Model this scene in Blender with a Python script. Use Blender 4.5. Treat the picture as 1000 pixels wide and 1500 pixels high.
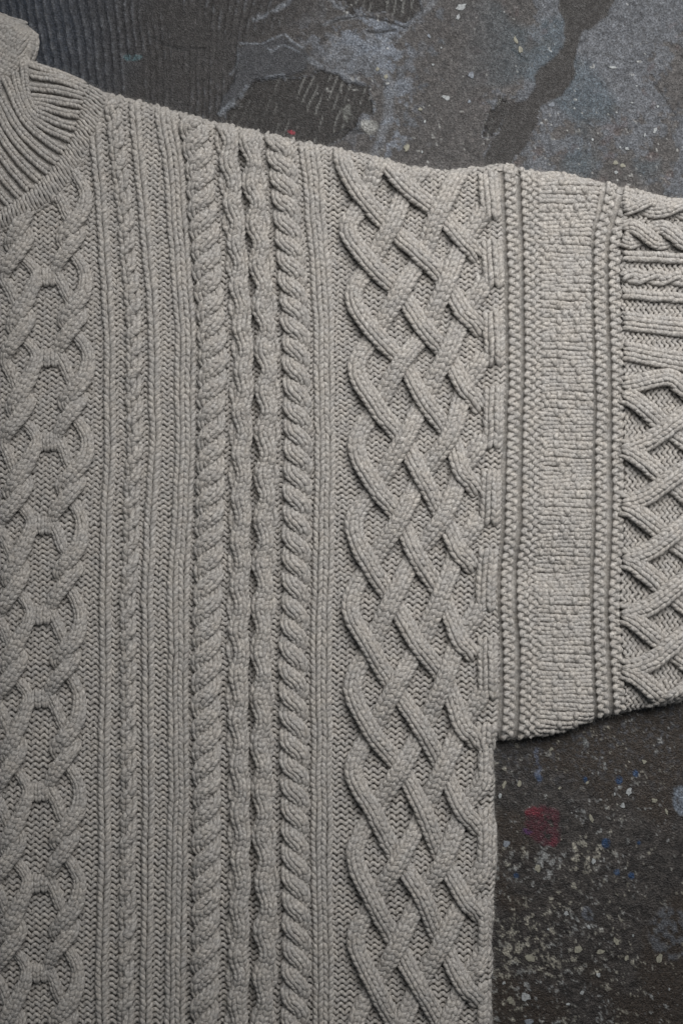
import bpy, math, random
import numpy as np

# ------------------------------------------------------------------ scene, camera, light
scene = bpy.context.scene
for o in list(bpy.data.objects):
    bpy.data.objects.remove(o)
S = 0.0005                       # one layout unit = 0.5 mm
CAM_H = 1.05
cam_d = bpy.data.cameras.new("camera")
cam = bpy.data.objects.new("camera", cam_d)
scene.collection.objects.link(cam)
cam.location = (0, 0, CAM_H)
cam_d.sensor_fit = 'VERTICAL'
cam_d.sensor_height = 36
cam_d.lens = 36 * CAM_H / 0.75
cam_d.clip_end = 50
cam_d.clip_start = 0.05
cam_d.dof.use_dof = True
cam_d.dof.focus_distance = CAM_H - 0.013
cam_d.dof.aperture_fstop = 3.5
scene.camera = cam

world = bpy.data.worlds.new("World")
scene.world = world
world.use_nodes = True
bg = world.node_tree.nodes["Background"]
bg.inputs[0].default_value = (0.80, 0.90, 1.0, 1)
bg.inputs[1].default_value = 0.075

def area(name, loc, target, size, power, color):
    d = bpy.data.lights.new(name, 'AREA')
    d.shape = 'RECTANGLE'
    d.size, d.size_y = size
    d.energy = power
    d.color = color
    d.spread = math.radians(86)
    o = bpy.data.objects.new(name, d)
    scene.collection.objects.link(o)
    o.location = loc
    from mathutils import Vector
    v = Vector(target) - Vector(loc)
    o.rotation_euler = v.to_track_quat('-Z', 'Y').to_euler()
    return o
# one soft window to the upper right of the garment
area("window_light", (0.37, 0.60, 0.82), (0.26, 0.09, 0.0), (1.0, 0.8), 5.3, (1.0, 0.985, 0.972))

scene.view_settings.view_transform = 'Standard'
scene.view_settings.look = 'None'
scene.view_settings.exposure = 0.0
scene.view_settings.gamma = 1.0
scene.cycles.max_bounces = 5
scene.cycles.diffuse_bounces = 3
scene.cycles.use_denoising = True

rng = np.random.default_rng(7)
random.seed(7)
HS = 22.0                        # height of the garment's top face, layout units
KS = 1.0 - HS * S / CAM_H        # garment outlines were measured in the plane of its top face

# ------------------------------------------------------------------ small maths
def vnoise(x, y, scale, seed):
    r = np.random.default_rng(seed)
    n = 256
    tab = r.random((n, n)).astype(np.float32)
    x = np.asarray(x, dtype=np.float64); y = np.asarray(y, dtype=np.float64)
    ca_, sa_ = math.cos(0.37 + seed * 0.71), math.sin(0.37 + seed * 0.71)     # turned, so that the noise shows no grid
    fx = (x * ca_ - y * sa_) / scale + 1000.3
    fy = (x * sa_ + y * ca_) / scale + 1000.7
    ix = np.floor(fx).astype(int); iy = np.floor(fy).astype(int)
    tx = fx - ix; ty = fy - iy
    tx = tx * tx * (3 - 2 * tx); ty = ty * ty * (3 - 2 * ty)
    a = tab[ix % n, iy % n]; b = tab[(ix + 1) % n, iy % n]
    c = tab[ix % n, (iy + 1) % n]; d = tab[(ix + 1) % n, (iy + 1) % n]
    return (a * (1 - tx) + b * tx) * (1 - ty) + (c * (1 - tx) + d * tx) * ty

def fbm(x, y, scale, seed, octaves=4, gain=0.55):
    s = 0; amp = 1; tot = 0
    for k in range(octaves):
        s = s + amp * vnoise(x, y, scale / 2 ** k, seed + k * 17)
        tot += amp; amp *= gain
    return s / tot

def smooth(a, b, x):
    t = np.clip((x - a) / (b - a), 0, 1)
    return t * t * (3 - 2 * t)

def poly_sd(x, y, poly):
    """signed distance to a polygon, positive inside"""
    P = np.asarray(poly, float)
    d2 = np.full(x.shape, 1e18); inside = np.zeros(x.shape, bool)
    for i in range(len(P)):
        ax, ay = P[i]; bx, by = P[(i + 1) % len(P)]
        ex, ey = bx - ax, by - ay
        L = ex * ex + ey * ey + 1e-12
        t = np.clip(((x - ax) * ex + (y - ay) * ey) / L, 0, 1)
        dx = x - ax - t * ex; dy = y - ay - t * ey
        d2 = np.minimum(d2, dx * dx + dy * dy)
        cond = (ay > y) != (by > y)
        xi = ax + (y - ay) / (by - ay + 1e-12) * ex
        inside ^= cond & (x < xi)
    d = np.sqrt(d2)
    return np.where(inside, d, -d)

def line_d(x, y, pts):
    P = np.asarray(pts, float)
    d2 = np.full(x.shape, 1e18)
    for i in range(len(P) - 1):
        ax, ay = P[i]; bx, by = P[i + 1]
        ex, ey = bx - ax, by - ay
        t = np.clip(((x - ax) * ex + (y - ay) * ey) / (ex * ex + ey * ey + 1e-12), 0, 1)
        d2 = np.minimum(d2, (x - ax - t * ex) ** 2 + (y - ay - t * ey) ** 2)
    return np.sqrt(d2)

def curve(nodes, step=1.0):
    """centripetal-free Catmull-Rom through nodes (n, k), dense samples about `step` apart"""
    P = np.asarray(nodes, float)
    P = np.vstack([2 * P[0] - P[1], P, 2 * P[-1] - P[-2]])
    out = []
    for i in range(1, len(P) - 2):
        p0, p1, p2, p3 = P[i - 1], P[i], P[i + 1], P[i + 2]
        n = max(2, int(np.linalg.norm((p2 - p1)[:2]) / step))
        t = (np.arange(n) / n)[:, None]
        out.append(0.5 * ((2 * p1) + (-p0 + p2) * t + (2 * p0 - 5 * p1 + 4 * p2 - p3) * t ** 2
                          + (-p0 + 3 * p1 - 3 * p2 + p3) * t ** 3))
    out.append(P[-2][None, :])
    return np.vstack(out)

def interp(knots):
    K = np.asarray(knots, float)
    c = curve(K, 4.0)
    o = np.argsort(c[:, 0])
    return lambda v: np.interp(v, c[o, 0], c[o, 1])

# ------------------------------------------------------------------ outlines (layout units, y down)
TOP = [(-60, 20), (-20, 8), (0, 15), (15, 21), (34, 30), (48, 42), (54, 55), (52, 72), (47, 86), (75, 97), (110, 110), (135, 122),
       (165, 134), (200, 142), (240, 153), (280, 165), (320, 176), (345, 181), (380, 190), (420, 198),
       (440, 203), (480, 210), (500, 215), (530, 220), (565, 228), (600, 239), (630, 243), (665, 245),
       (700, 241), (735, 235), (755, 239), (775, 245), (820, 249), (870, 260), (915, 269), (945, 276), (965, 282),
       (985, 286), (1000, 287), (1060, 300)]
LOW = [(1060, 1012), (1000, 1029), (975, 1034), (940, 1041), (900, 1050), (880, 1054), (860, 1062), (838, 1071),
       (800, 1080), (760, 1086), (731, 1087), (726, 1093), (725, 1120), (727, 1150), (725, 1185), (728, 1220), (730, 1250), (729, 1275), (725, 1310), (726, 1345), (722, 1380),
       (724, 1415), (721, 1450), (723, 1490), (721, 1560)]
OUTLINE = TOP + LOW + [(-60, 1560)]
D1 = interp([(200, 729), (256, 732), (316, 735), (388, 739), (460, 739), (540, 741), (572, 741), (620, 739), (668, 736), (740, 735),
             (783, 734), (826, 731), (872, 729), (948, 732), (1024, 731), (1087, 727), (1130, 726)])
D2 = interp([(200, 755), (256, 758), (316, 761), (388, 764), (460, 764), (572, 765), (620, 762), (740, 761), (783, 760),
             (826, 755), (897, 754), (948, 758), (1024, 757), (1085, 754), (1130, 753)])
D3 = interp([(220, 882), (260, 880), (287, 876), (313, 872), (353, 866), (473, 867), (560, 868), (660, 868), (827, 864), (933, 865), (1040, 869), (1100, 870)])
D4 = interp([(220, 918), (260, 914), (287, 907), (327, 895), (367, 888), (473, 889), (580, 892), (660, 893), (747, 893), (853, 888), (907, 888), (1040, 895), (1100, 898)])
COLLAR = [(-60, 370), (0, 338), (34, 320), (61, 304), (84, 286), (107, 258), (129, 218), (141, 188), (147, 168), (155, 148), (158, 128),
          (150, 90), (-60, -20)]

GX0, GY0, GST = -80.0, -60.0, 3.0
gx = np.arange(GX0, 1090, GST); gy = np.arange(GY0, 1600, GST)
GXX, GYY = np.meshgrid(gx, gy, indexing='ij')
SD = poly_sd(GXX, GYY, OUTLINE)
CSD = poly_sd(GXX, GYY, COLLAR)
def lookup(F, x, y):
    fx = np.clip((x - GX0) / GST, 0, len(gx) - 1.001); fy = np.clip((y - GY0) / GST, 0, len(gy) - 1.001)
    ix = fx.astype(int); iy = fy.astype(int); tx = fx - ix; ty = fy - iy
    return (F[ix, iy] * (1 - tx) + F[ix + 1, iy] * tx) * (1 - ty) + (F[ix, iy + 1] * (1 - tx) + F[ix + 1, iy + 1] * tx) * ty

# height of the cloth: rounded rim, lazy waves, the gathered crease, grooves and dents
GAP = interp([(150, 343), (180, 346), (350, 361), (500, 371), (620, 372), (750, 371), (900, 368), (1000, 366), (1120, 367), (1250, 370), (1400, 367), (1600, 366)])
def zbase_raw():
    x, y, d = GXX, GYY, SD
    t = np.clip(d / 24.0, 0, 1)
    rim = np.sqrt(1 - (1 - t) ** 2)
    z = HS * rim
    z = z + rim * 5.0 * (fbm(x, y, 190, 5, 2) - 0.5) * 2
    z = z - rim * 8.0 * np.exp(-((x - GAP(y)) / 5.5) ** 2) * smooth(170, 240, y)
    for f, a in ((D1, 6.0), (D2, 5.5), (D3, 5.0), (D4, 6.0)):
        z = z - a * rim * np.exp(-((x - f(y)) / 3.2) ** 2) * (y < 1095)
    for cx, cy, rx, ry, a in ((775, 832, 55, 26, -6), (850, 692, 34, 26, -4.5), (845, 640, 26, 22, -3), (760, 880, 60, 26, 3), (705, 690, 22, 60, 2),
                              (690, 1080, 18, 50, -5), (845, 850, 26, 20, -4), (800, 760, 60, 30, 3.0), (560, 900, 60, 90, 2.5), (250, 950, 90, 120, 2)):
        z = z + rim * a * np.exp(-((x - cx) / rx) ** 2 - ((y - cy) / ry) ** 2)
    return z
ZB = zbase_raw()
ZB = ZB + 8.0 * np.exp(-((GXX - D1(GYY) + 15) / 13.0) ** 2) * smooth(245, 300, GYY) * (0.3 + 1.2 * vnoise(GXX, GYY, 32, 81)) * smooth(2, 20, SD)
def zb(x, y): return lookup(ZB, x, y)
def sd(x, y): return lookup(SD, x, y)
def csd(x, y): return lookup(CSD, x, y)

# slow sideways wander of the cloth so that nothing is ruled
def wander(P):
    x, y = P[..., 0], P[..., 1]
    dx = (vnoise(x, y, 70, 31) - 0.5) * 3.2 + (vnoise(x, y, 24, 32) - 0.5) * 1.4
    dy = (vnoise(x, y, 80, 33) - 0.5) * 3.2 + (vnoise(x, y, 22, 34) - 0.5) * 1.6
    Q = P.copy(); Q[..., 0] += dx; Q[..., 1] += dy
    return Q

# ------------------------------------------------------------------ mesh assembly
class Acc:
    def __init__(self): self.v = []; self.f = []; self.uv = []; self.n = 0
    def add(self, v, f, uv):
        self.v.append(v); self.f.append(f + self.n); self.uv.append(uv); self.n += len(v)

FUZZ = []      # (points, normals) to grow loose fibres from
def tubes(acc, P, R, sides=7, flat=1.0, keep=None):
    """P (N,K,3) centre lines in layout units, R (N,K) radii -> quads"""
    N, K, _ = P.shape
    if N == 0: return
    Q = P.copy(); Q[..., 1] *= -1
    T = np.gradient(Q, axis=1)
    T /= np.linalg.norm(T, axis=2, keepdims=True) + 1e-9
    up = np.array([0, 0, 1.0])
    side = np.cross(T, up); side /= np.linalg.norm(side, axis=2, keepdims=True) + 1e-9
    nr = np.cross(side, T)
    a = np.arange(sides) / sides * 2 * math.pi + math.pi / 2
    ca, sa = np.cos(a), np.sin(a) * flat
    off = ca[None, None, :, None] * side[:, :, None, :] + sa[None, None, :, None] * nr[:, :, None, :]
    V = Q[:, :, None, :] + R[:, :, None, None] * off
    idx = np.arange(N * K * sides).reshape(N, K, sides)
    A = idx[:, :-1, :]; B = idx[:, 1:, :]
    A2 = np.roll(A, -1, axis=2); B2 = np.roll(B, -1, axis=2)
    F = np.stack([A, A2, B2, B], axis=-1)
    L = np.concatenate([np.zeros((N, 1)), np.cumsum(np.linalg.norm(np.diff(Q, axis=1), axis=2), axis=1)], axis=1)
    L = L + rng.random((N, 1)) * 300
    U = np.repeat(L[:, :, None], sides, axis=2)
    W = np.repeat(np.repeat((np.arange(sides) / sides)[None, None, :], N, 0), K, 1)
    W2 = W + 1.0 / sides
    uv = np.stack([np.stack([U[:, :-1], W[:, :-1]], -1), np.stack([U[:, :-1], W2[:, :-1]], -1),
                   np.stack([U[:, 1:], W2[:, 1:]], -1), np.stack([U[:, 1:], W[:, 1:]], -1)], axis=3)
    F = F.reshape(N, K - 1, sides, 4)
    if keep is not None:
        k = keep[:, :-1] & keep[:, 1:]
        F = F[k]; uv = uv[k]
    acc.add(V.reshape(-1, 3), F.reshape(-1, 4), uv.reshape(-1, 2))
    # candidates for fuzz: upper points of the tubes
    m = rng.random((N, K)) < 0.62
    if keep is not None: m &= keep
    if m.any():
        ang = (rng.random(m.sum()) - 0.5) * 2.6
        d = np.sin(ang)[:, None] * side[m] + np.cos(ang)[:, None] * nr[m]
        FUZZ.append((Q[m] + d * R[m][:, None] * 0.95, d, T[m]))

def to_world(V):
    W = V.copy()
    W[:, 0] = (V[:, 0] - 500) * S * KS
    W[:, 1] = (V[:, 1] + 750) * S * KS
    W[:, 2] = V[:, 2] * S
    return W

def link(name, me, parent=None, mat=None):
    o = bpy.data.objects.new(name, me)
    scene.collection.objects.link(o)
    if parent is not None: o.parent = parent
    if mat is not None and me is not None: me.materials.append(mat)
    return o

def mesh_np(name, V, F, uv=None):
    me = bpy.data.meshes.new(name)
    nv, nf, k = len(V), len(F), F.shape[1]
    me.vertices.add(nv); me.vertices.foreach_set("co", np.ascontiguousarray(V, np.float32).ravel())
    me.loops.add(nf * k); me.loops.foreach_set("vertex_index", np.ascontiguousarray(F, np.int32).ravel())
    me.polygons.add(nf)
    me.polygons.foreach_set("loop_start", np.arange(0, nf * k, k, dtype=np.int32))
    me.polygons.foreach_set("use_smooth", np.ones(nf, bool))
    if uv is not None:
        l = me.uv_layers.new(name="UVMap")
        l.data.foreach_set("uv", np.ascontiguousarray(uv, np.float32).ravel())
    me.update(calc_edges=True)
    me.validate()
    return me

def build(name, acc, parent, mat, kind=None):
    if acc.n == 0: return None
    V = np.vstack(acc.v); F = np.vstack(acc.f); uv = np.vstack(acc.uv)
    used = np.zeros(len(V), bool); used[F.ravel()] = True
    if not used.any(): return None
    remap = np.cumsum(used) - 1
    me = mesh_np(name, to_world(V[used]), remap[F], uv)
    o = link(name, me, parent, mat)
    if kind: o["kind"] = kind
    return o

# ------------------------------------------------------------------ stitches
def resample(c, pitch):
    d = np.linalg.norm(np.diff(c[:, :2], axis=0), axis=1)
    s = np.concatenate([[0], np.cumsum(d)])
    n = int(s[-1] / pitch)
    return s, n

def edge_fade(x, y): return 0.2 + 0.8 * smooth(2, 20, sd(x, y))

def knit(acc, c, wales, width, pitch=7.8, lift=3.0, crown=5.0, rad=None, clip=None, flip=False, over=None, jitter=1.0, zfun=zb, splay=1.0):
    """rows of V stitches, `wales` side by side, along the centre line c (n,2|3); column 3 = extra lift"""
    s, n = resample(c, pitch)
    if n < 1: return
    ww = width / wales
    if rad is None: rad = ww * 0.27
    K = 7
    tau = np.linspace(0, 1, K)
    rows = np.arange(n)
    j = np.arange(wales)
    sgn = np.array([-1.0, 1.0])
    I, J, G = np.meshgrid(rows, j, sgn, indexing='ij')
    I = I.ravel(); J = J.ravel(); G = G.ravel()
    N = len(I)
    jit = lambda a: (rng.random((N, 1)) - 0.5) * 2 * a * jitter
    dirn = -1.0 if not flip else 1.0
    base = (I[:, None] + 0.5) * pitch
    # leg: from the point of the V (near the middle) to the open end (outside), longer than the row so legs overlap
    along = base - dirn * pitch * 0.86 + dirn * pitch * 1.78 * tau[None, :] + jit(0.7) + ((J * 0.37) % 1.0)[:, None] * pitch * 0.5
    inner, outer = 0.075, 0.375
    lat_in = inner + (outer - inner) * (tau[None, :] ** 0.9) * splay * (1 + jit(0.12))
    lat = (J[:, None] + 0.5) * ww - width / 2 + G[:, None] * ww * lat_in + jit(0.45)
    along = np.clip(along, 0, s[-1] - 1e-3)
    wsc = np.interp(along, s, c[:, 3]) if c.shape[1] > 3 else np.ones_like(along)
    X = np.interp(along, s, c[:, 0]); Y = np.interp(along, s, c[:, 1])
    e = 1.5
    X2 = np.interp(np.clip(along + e, 0, s[-1]), s, c[:, 0]) - np.interp(np.clip(along - e, 0, s[-1]), s, c[:, 0])
    Y2 = np.interp(np.clip(along + e, 0, s[-1]), s, c[:, 1]) - np.interp(np.clip(along - e, 0, s[-1]), s, c[:, 1])
    L = np.hypot(X2, Y2) + 1e-9
    nx, ny = -Y2 / L, X2 / L
    PX = X + nx * lat * wsc; PY = Y + ny * lat * wsc
    Z = np.interp(along, s, c[:, 2]) if c.shape[1] > 2 else 0.0
    arch = np.sin(np.pi * np.clip(tau, 0, 1)) ** 0.75
    cross = np.sqrt(np.clip(1 - (lat / (width * 0.52)) ** 2, 0, 1))
    P = np.stack([PX, PY, np.zeros_like(PX)], -1)
    P = wander(P)
    P[..., 2] = zfun(P[..., 0], P[..., 1]) + (lift + Z + crown * cross) * edge_fade(P[..., 0], P[..., 1]) + (arch[None, :] - 0.6) * rad * 1.15 + (0.5 - tau)[None, :] * 1.2 + jit(0.5)
    R = rad * (0.46 + 0.64 * np.sin(np.pi * (0.06 + 0.88 * tau)) ** 0.9)[None, :] * (1 + jit(0.13))
    R = R * (0.35 + 0.65 * wsc)
    ok = np.ones(N, bool)
    if clip is not None: ok = clip(P[:, 3, 0], P[:, 3, 1])
    tubes(acc, P[ok], R[ok], 6)

def purl(acc, ys, x0, x1, period=12.0, pitch=7.8, amp=2.6, rad=3.3, drop=0.0, clip=None, sx=1.8, vertical=False, slope=None, zfun=zb, zadd=0.0):
    """wavy rows of purl bumps; rows at ys, running from x0 to x1 (or vertical: rows at x = ys)"""
    ph = rng.random() * 6
    n = int((x1 - x0) / sx) + 1
    t = np.linspace(x0, x1, n)
    M = len(ys)
    T = np.repeat(t[None, :], M, 0)
    Yr = np.repeat(np.asarray(ys, float)[:, None], n, 1)
    phase = 2 * np.pi * T / period + ph + 1.6 * (vnoise(T, Yr, 60, 41) - 0.5) * 2 + 0.7 * (vnoise(T, Yr, 9, 42) - 0.5)
    w = np.sin(phase)
    w = np.sign(w) * np.abs(w) ** 0.8
    A = amp * (0.75 + 0.5 * vnoise(T, Yr, 11, 43))
    off = A * w + 0.9 * (vnoise(T, Yr, 6, 44) - 0.5)
    bump = np.abs(np.sin(phase)) ** 1.2
    if vertical: P = np.stack([Yr + off, T, 0 * T], -1)
    else: P = np.stack([T, Yr + off, 0 * T], -1)
    P = wander(P)
    P[..., 2] = zfun(P[..., 0], P[..., 1]) + zadd - drop + bump * rad * 0.42 + 0.9 * (vnoise(T, Yr, 7, 45) - 0.5)
    R = rad * (0.86 + 0.16 * bump) * (0.92 + 0.16 * vnoise(T, Yr, 8, 46))
    keep = np.ones((M, n), bool)
    if clip is not None: keep = clip(P[..., 0], P[..., 1])
    tubes(acc, P, R, 5, keep=keep)

# ------------------------------------------------------------------ materials
def nd(nt, typ, **kw):
    n = nt.nodes.new(typ)
    for k, v in kw.items(): setattr(n, k, v)
    return n

def wool():
    m = bpy.data.materials.new("heathered_wool")
    m.use_nodes = True
    nt = m.node_tree; b = nt.nodes["Principled BSDF"]
    b.inputs["Roughness"].default_value = 0.92
    b.inputs["Specular IOR Level"].default_value = 0.075
    b.inputs["Sheen Weight"].default_value = 0.18
    b.inputs["Sheen Roughness"].default_value = 0.6
    b.inputs["Sheen Tint"].default_value = (0.9, 0.87, 0.82, 1)
    b.inputs["Subsurface Weight"].default_value = 0.18
    b.inputs["Subsurface Radius"].default_value = (1.0, 0.9, 0.8)
    b.inputs["Subsurface Scale"].default_value = 0.0016
    geo = nd(nt, "ShaderNodeNewGeometry")
    uv = nd(nt, "ShaderNodeUVMap"); uv.uv_map = "UVMap"
    # fibres: noise stretched along the yarn, twisted with it
    mp = nd(nt, "ShaderNodeMapping"); mp.inputs["Scale"].default_value = (0.20, 11.0, 1.0)
    sep = nd(nt, "ShaderNodeSeparateXYZ"); nt.links.new(uv.outputs[0], sep.inputs[0])
    tw = nd(nt, "ShaderNodeMath", operation='MULTIPLY_ADD'); tw.inputs[1].default_value = 0.055
    nt.links.new(sep.outputs[0], tw.inputs[0]); nt.links.new(sep.outputs[1], tw.inputs[2])
    com = nd(nt, "ShaderNodeCombineXYZ"); nt.links.new(sep.outputs[0], com.inputs[0]); nt.links.new(tw.outputs[0], com.inputs[1])
    nt.links.new(com.outputs[0], mp.inputs[0])
    fib = nd(nt, "ShaderNodeTexNoise"); fib.inputs["Scale"].default_value = 1.0; fib.inputs["Detail"].default_value = 3.0
    nt.links.new(mp.outputs[0], fib.inputs["Vector"])
    # heather: flecks of darker and paler wool
    n1 = nd(nt, "ShaderNodeTexNoise"); n1.inputs["Scale"].default_value = 520.0; n1.inputs["Detail"].default_value = 2.5
    n2 = nd(nt, "ShaderNodeTexNoise"); n2.inputs["Scale"].default_value = 90.0; n2.inputs["Detail"].default_value = 2.0
    nt.links.new(geo.outputs["Position"], n1.inputs["Vector"]); nt.links.new(geo.outputs["Position"], n2.inputs["Vector"])
    r1 = nd(nt, "ShaderNodeValToRGB")
    r1.color_ramp.elements[0].position = 0.375; r1.color_ramp.elements[0].color = (0.215, 0.200, 0.184, 1)
    r1.color_ramp.elements[1].position = 0.635; r1.color_ramp.elements[1].color = (0.535, 0.512, 0.478, 1)
    e = r1.color_ramp.elements.new(0.5); e.color = (0.366, 0.347, 0.324, 1)
    mixf = nd(nt, "ShaderNodeMix"); mixf.data_type = 'FLOAT'; mixf.inputs[0].default_value = 0.42
    nt.links.new(fib.outputs[0], mixf.inputs[2]); nt.links.new(n1.outputs[0], mixf.inputs[3])
    nt.links.new(mixf.outputs[0], r1.inputs[0])
    r2 = nd(nt, "ShaderNodeValToRGB")
    r2.color_ramp.elements[0].position = 0.35; r2.color_ramp.elements[0].color = (0.94, 0.945, 0.955, 1)
    r2.color_ramp.elements[1].position = 0.68; r2.color_ramp.elements[1].color = (1.035, 1.02, 1.0, 1)
    nt.links.new(n2.outputs[0], r2.inputs[0])
    mul = nd(nt, "ShaderNodeMix"); mul.data_type = 'RGBA'; mul.blend_type = 'MULTIPLY'; mul.inputs[0].default_value = 1.0
    nt.links.new(r1.outputs[0], mul.inputs[6]); nt.links.new(r2.outputs[0], mul.inputs[7])
    nt.links.new(mul.outputs[2], b.inputs["Base Color"])
    bp = nd(nt, "ShaderNodeBump"); bp.inputs["Strength"].default_value = 0.6; bp.inputs["Distance"].default_value = 0.0006
    nt.links.new(fib.outputs[0], bp.inputs["Height"]); nt.links.new(bp.outputs[0], b.inputs["Normal"])
    return m
WOOL = wool()

# ------------------------------------------------------------------ the sweater
sweater = bpy.data.objects.new("sweater", None)
scene.collection.objects.link(sweater)
sweater.empty_display_size = 0.05
sweater["label"] = "grey-beige cable-knit wool sweater lying flat on the stained floor"
sweater["category"] = "sweater"

def cloth_sheet(name, cond, step=5.0, drop=3.4):
    xs = np.arange(-60, 1061, step); ys = np.arange(-10, 1561, step)
    X, Y = np.meshgrid(xs, ys, indexing='ij')
    D = sd(X, Y)
    Z = np.where(D > -1, zb(X, Y) - drop, 0.0)
    Z = np.maximum(Z, 0.3)
    idx = np.arange(X.size).reshape(X.shape)
    q = np.stack([idx[:-1, :-1], idx[:-1, 1:], idx[1:, 1:], idx[1:, :-1]], -1)
    cx = (X[:-1, :-1] + X[1:, 1:]) / 2; cy = (Y[:-1, :-1] + Y[1:, 1:]) / 2
    k = (sd(cx, cy) > 3.0) & cond(cx, cy)
    F = q[k]
    V = np.stack([X, -Y, Z], -1).reshape(-1, 3)
    used = np.zeros(len(V), bool); used[F.ravel()] = True
    remap = np.cumsum(used) - 1
    F = remap[F]; V = V[used]
    uv = (V[F.ravel()][:, :2] * np.array([1.0, 0.1]))
    me = mesh_np(name, to_world(V), F, uv)
    return link(name, me, sweater, WOOL)

front = cloth_sheet("front_panel", lambda x, y: (x < D1(y)) | (y > 1090))
sleeve = cloth_sheet("sleeve", lambda x, y: (x >= D1(y)) & (y <= 1090))


def rim_strip(name, pts, parent):
    c = curve(np.array(pts, float), 3.0)
    t = np.gradient(c, axis=0); t /= np.linalg.norm(t, axis=1, keepdims=True)
    nx_ = np.stack([-t[:, 1], t[:, 0]], -1)                     # inward for a clockwise outline in y-down layout
    rings = []
    for d in (0.0, 0.5, 1.6, 3.4, 6.0, 9.5, 14.0):
        p = c + nx_ * d
        tt = min(1.0, d / 24.0)
        z = HS * math.sqrt(1 - (1 - tt) ** 2) - (0.0 if d < 3 else 1.0 if d < 9 else 3.0)
        bump = (vnoise(c[:, 0], c[:, 1], 7, 71) - 0.5) * 2.6 + (vnoise(c[:, 0] + d * 3, c[:, 1], 3.5, 72) - 0.5) * 1.0
        rings.append(np.column_stack([p[:, 0] + nx_[:, 0] * bump, -(p[:, 1] + nx_[:, 1] * bump), np.full(len(c), max(z, 0.2))]))
    A = np.stack(rings, 1); n, m = A.shape[:2]
    ix = np.arange(n * m).reshape(n, m)
    F = np.stack([ix[:-1, :-1], ix[1:, :-1], ix[1:, 1:], ix[:-1, 1:]], -1).reshape(-1, 4)
    V = A.reshape(-1, 3)
    me = mesh_np(name, to_world(V), F, V[F.ravel()][:, :2])
    k = rng.random((n, m)) < 0.9
    k[:, 5:] = False
    nn = np.zeros((n, m, 3)); nn[..., 0] = -nx_[:, None, 0]; nn[..., 1] = nx_[:, None, 1]; nn[..., 2] = np.linspace(0.1, 1.6, m)[None]
    nn /= np.linalg.norm(nn, axis=2, keepdims=True)
    tt3 = np.zeros((n, m, 3)); tt3[..., 0] = t[:, None, 0]; tt3[..., 1] = -t[:, None, 1]
    for _ in range(3): FUZZ.append((A[k], nn[k], tt3[k]))
    return link(name, me, parent, WOOL)
i_ = [i for i, p in enumerate(TOP) if p[0] == 735][0]
rim_strip("rolled_edge", TOP[8:i_ + 1], front)
rim_strip("rolled_edge", TOP[i_:], sleeve)
k_ = [i for i, p in enumerate(LOW) if p == (731, 1087)][0]
rim_strip("rolled_edge", LOW[:k_ + 1], sleeve)
rim_strip("rolled_edge", LOW[k_:], front)

inb = lambda x, y: (sd(x, y) > 3.0) & (csd(x, y) < -1.0)            # on the body, outside the collar
ins = lambda x, y: (sd(x, y) > 3.0)

def pitch_at(y): return np.interp(y, [100, 250, 650, 1000, 1500], [29.0, 29.8, 31.1, 33.2, 34.8])
YT = np.arange(60, 1600, 1.0)
NT = np.cumsum(1.0 / pitch_at(YT)); NT -= np.interp(602, YT, NT)      # cable count, 0 at the crossing at y=602
def cnt(y): return np.interp(y, YT, NT)
def y_of(n): return np.interp(n, NT, YT)
ROWS = y_of(np.arange(cnt(100), cnt(1560), 0.25))

# purl ground of the front
acc = Acc()
def ground_clip(x, y):
    k = inb(x, y) & (x < np.where(y < 1092, D1(y) - 2, 1000))
    for c, hw in RIBS_COVER: k &= ~(np.abs(x - c(y)) < hw)
    return k
COL = {
 'A': interp([(100, 131), (210, 142), (300, 150), (400, 157), (500, 161), (600, 162), (700, 160), (800, 156), (900, 157), (1000, 156), (1150, 153), (1250, 154), (1400, 150), (1600, 149)]),
 'B': interp([(100, 160), (160, 165), (220, 172), (260, 177), (310, 185), (360, 188), (415, 192), (480, 196), (600, 198), (700, 195), (800, 192), (900, 190), (1000, 190), (1250, 188), (1500, 183), (1600, 182)]),
 'C': interp([(100, 193), (145, 197), (200, 201), (300, 212), (400, 220), (500, 227), (600, 228), (700, 225), (800, 219), (1000, 218), (1250, 217), (1500, 213), (1600, 212)]),
 'D': interp([(100, 238), (155, 242), (250, 255), (350, 263), (450, 270), (500, 272), (650, 272), (750, 267), (850, 262), (1000, 262), (1200, 261), (1500, 256), (1600, 255)]),
 'E': interp([(100, 278), (180, 285), (250, 293), (350, 301), (500, 311), (650, 311), (800, 306), (1000, 303), (1250, 303), (1500, 300), (1600, 300)]),
 'F': interp([(100, 326), (200, 333), (350, 347), (500, 357), (620, 356), (750, 353), (1000, 350), (1250, 353), (1500, 348), (1600, 348)]),
 'G': interp([(100, 360), (200, 366), (350, 379), (500, 390), (620, 391), (750, 389), (850, 385), (1000, 384), (1200, 386), (1300, 391), (1500, 385), (1600, 385)]),
 'H': interp([(100, 404), (220, 411), (300, 420), (500, 433), (650, 436), (800, 435), (1000, 431), (1250, 434), (1500, 432), (1600, 432)]),
 'I': interp([(100, 448), (220, 453), (300, 462), (500, 475), (750, 475), (1000, 471), (1250, 472), (1500, 473), (1600, 473)]),
}
RIBS_COVER = [(COL['A'], 5), (COL['B'], 5), (COL['C'], 5), (COL['D'], 10), (COL['E'], 10), (COL['F'], 6), (COL['G'], 6), (COL['H'], 10), (COL['I'], 10)]
purl(acc, ROWS, -45, 742, period=12.4, clip=ground_clip)
build("purl_rows", acc, front, WOOL, "stuff")

def ystep(a, b, st=2.0): return np.arange(a, b, st)

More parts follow.
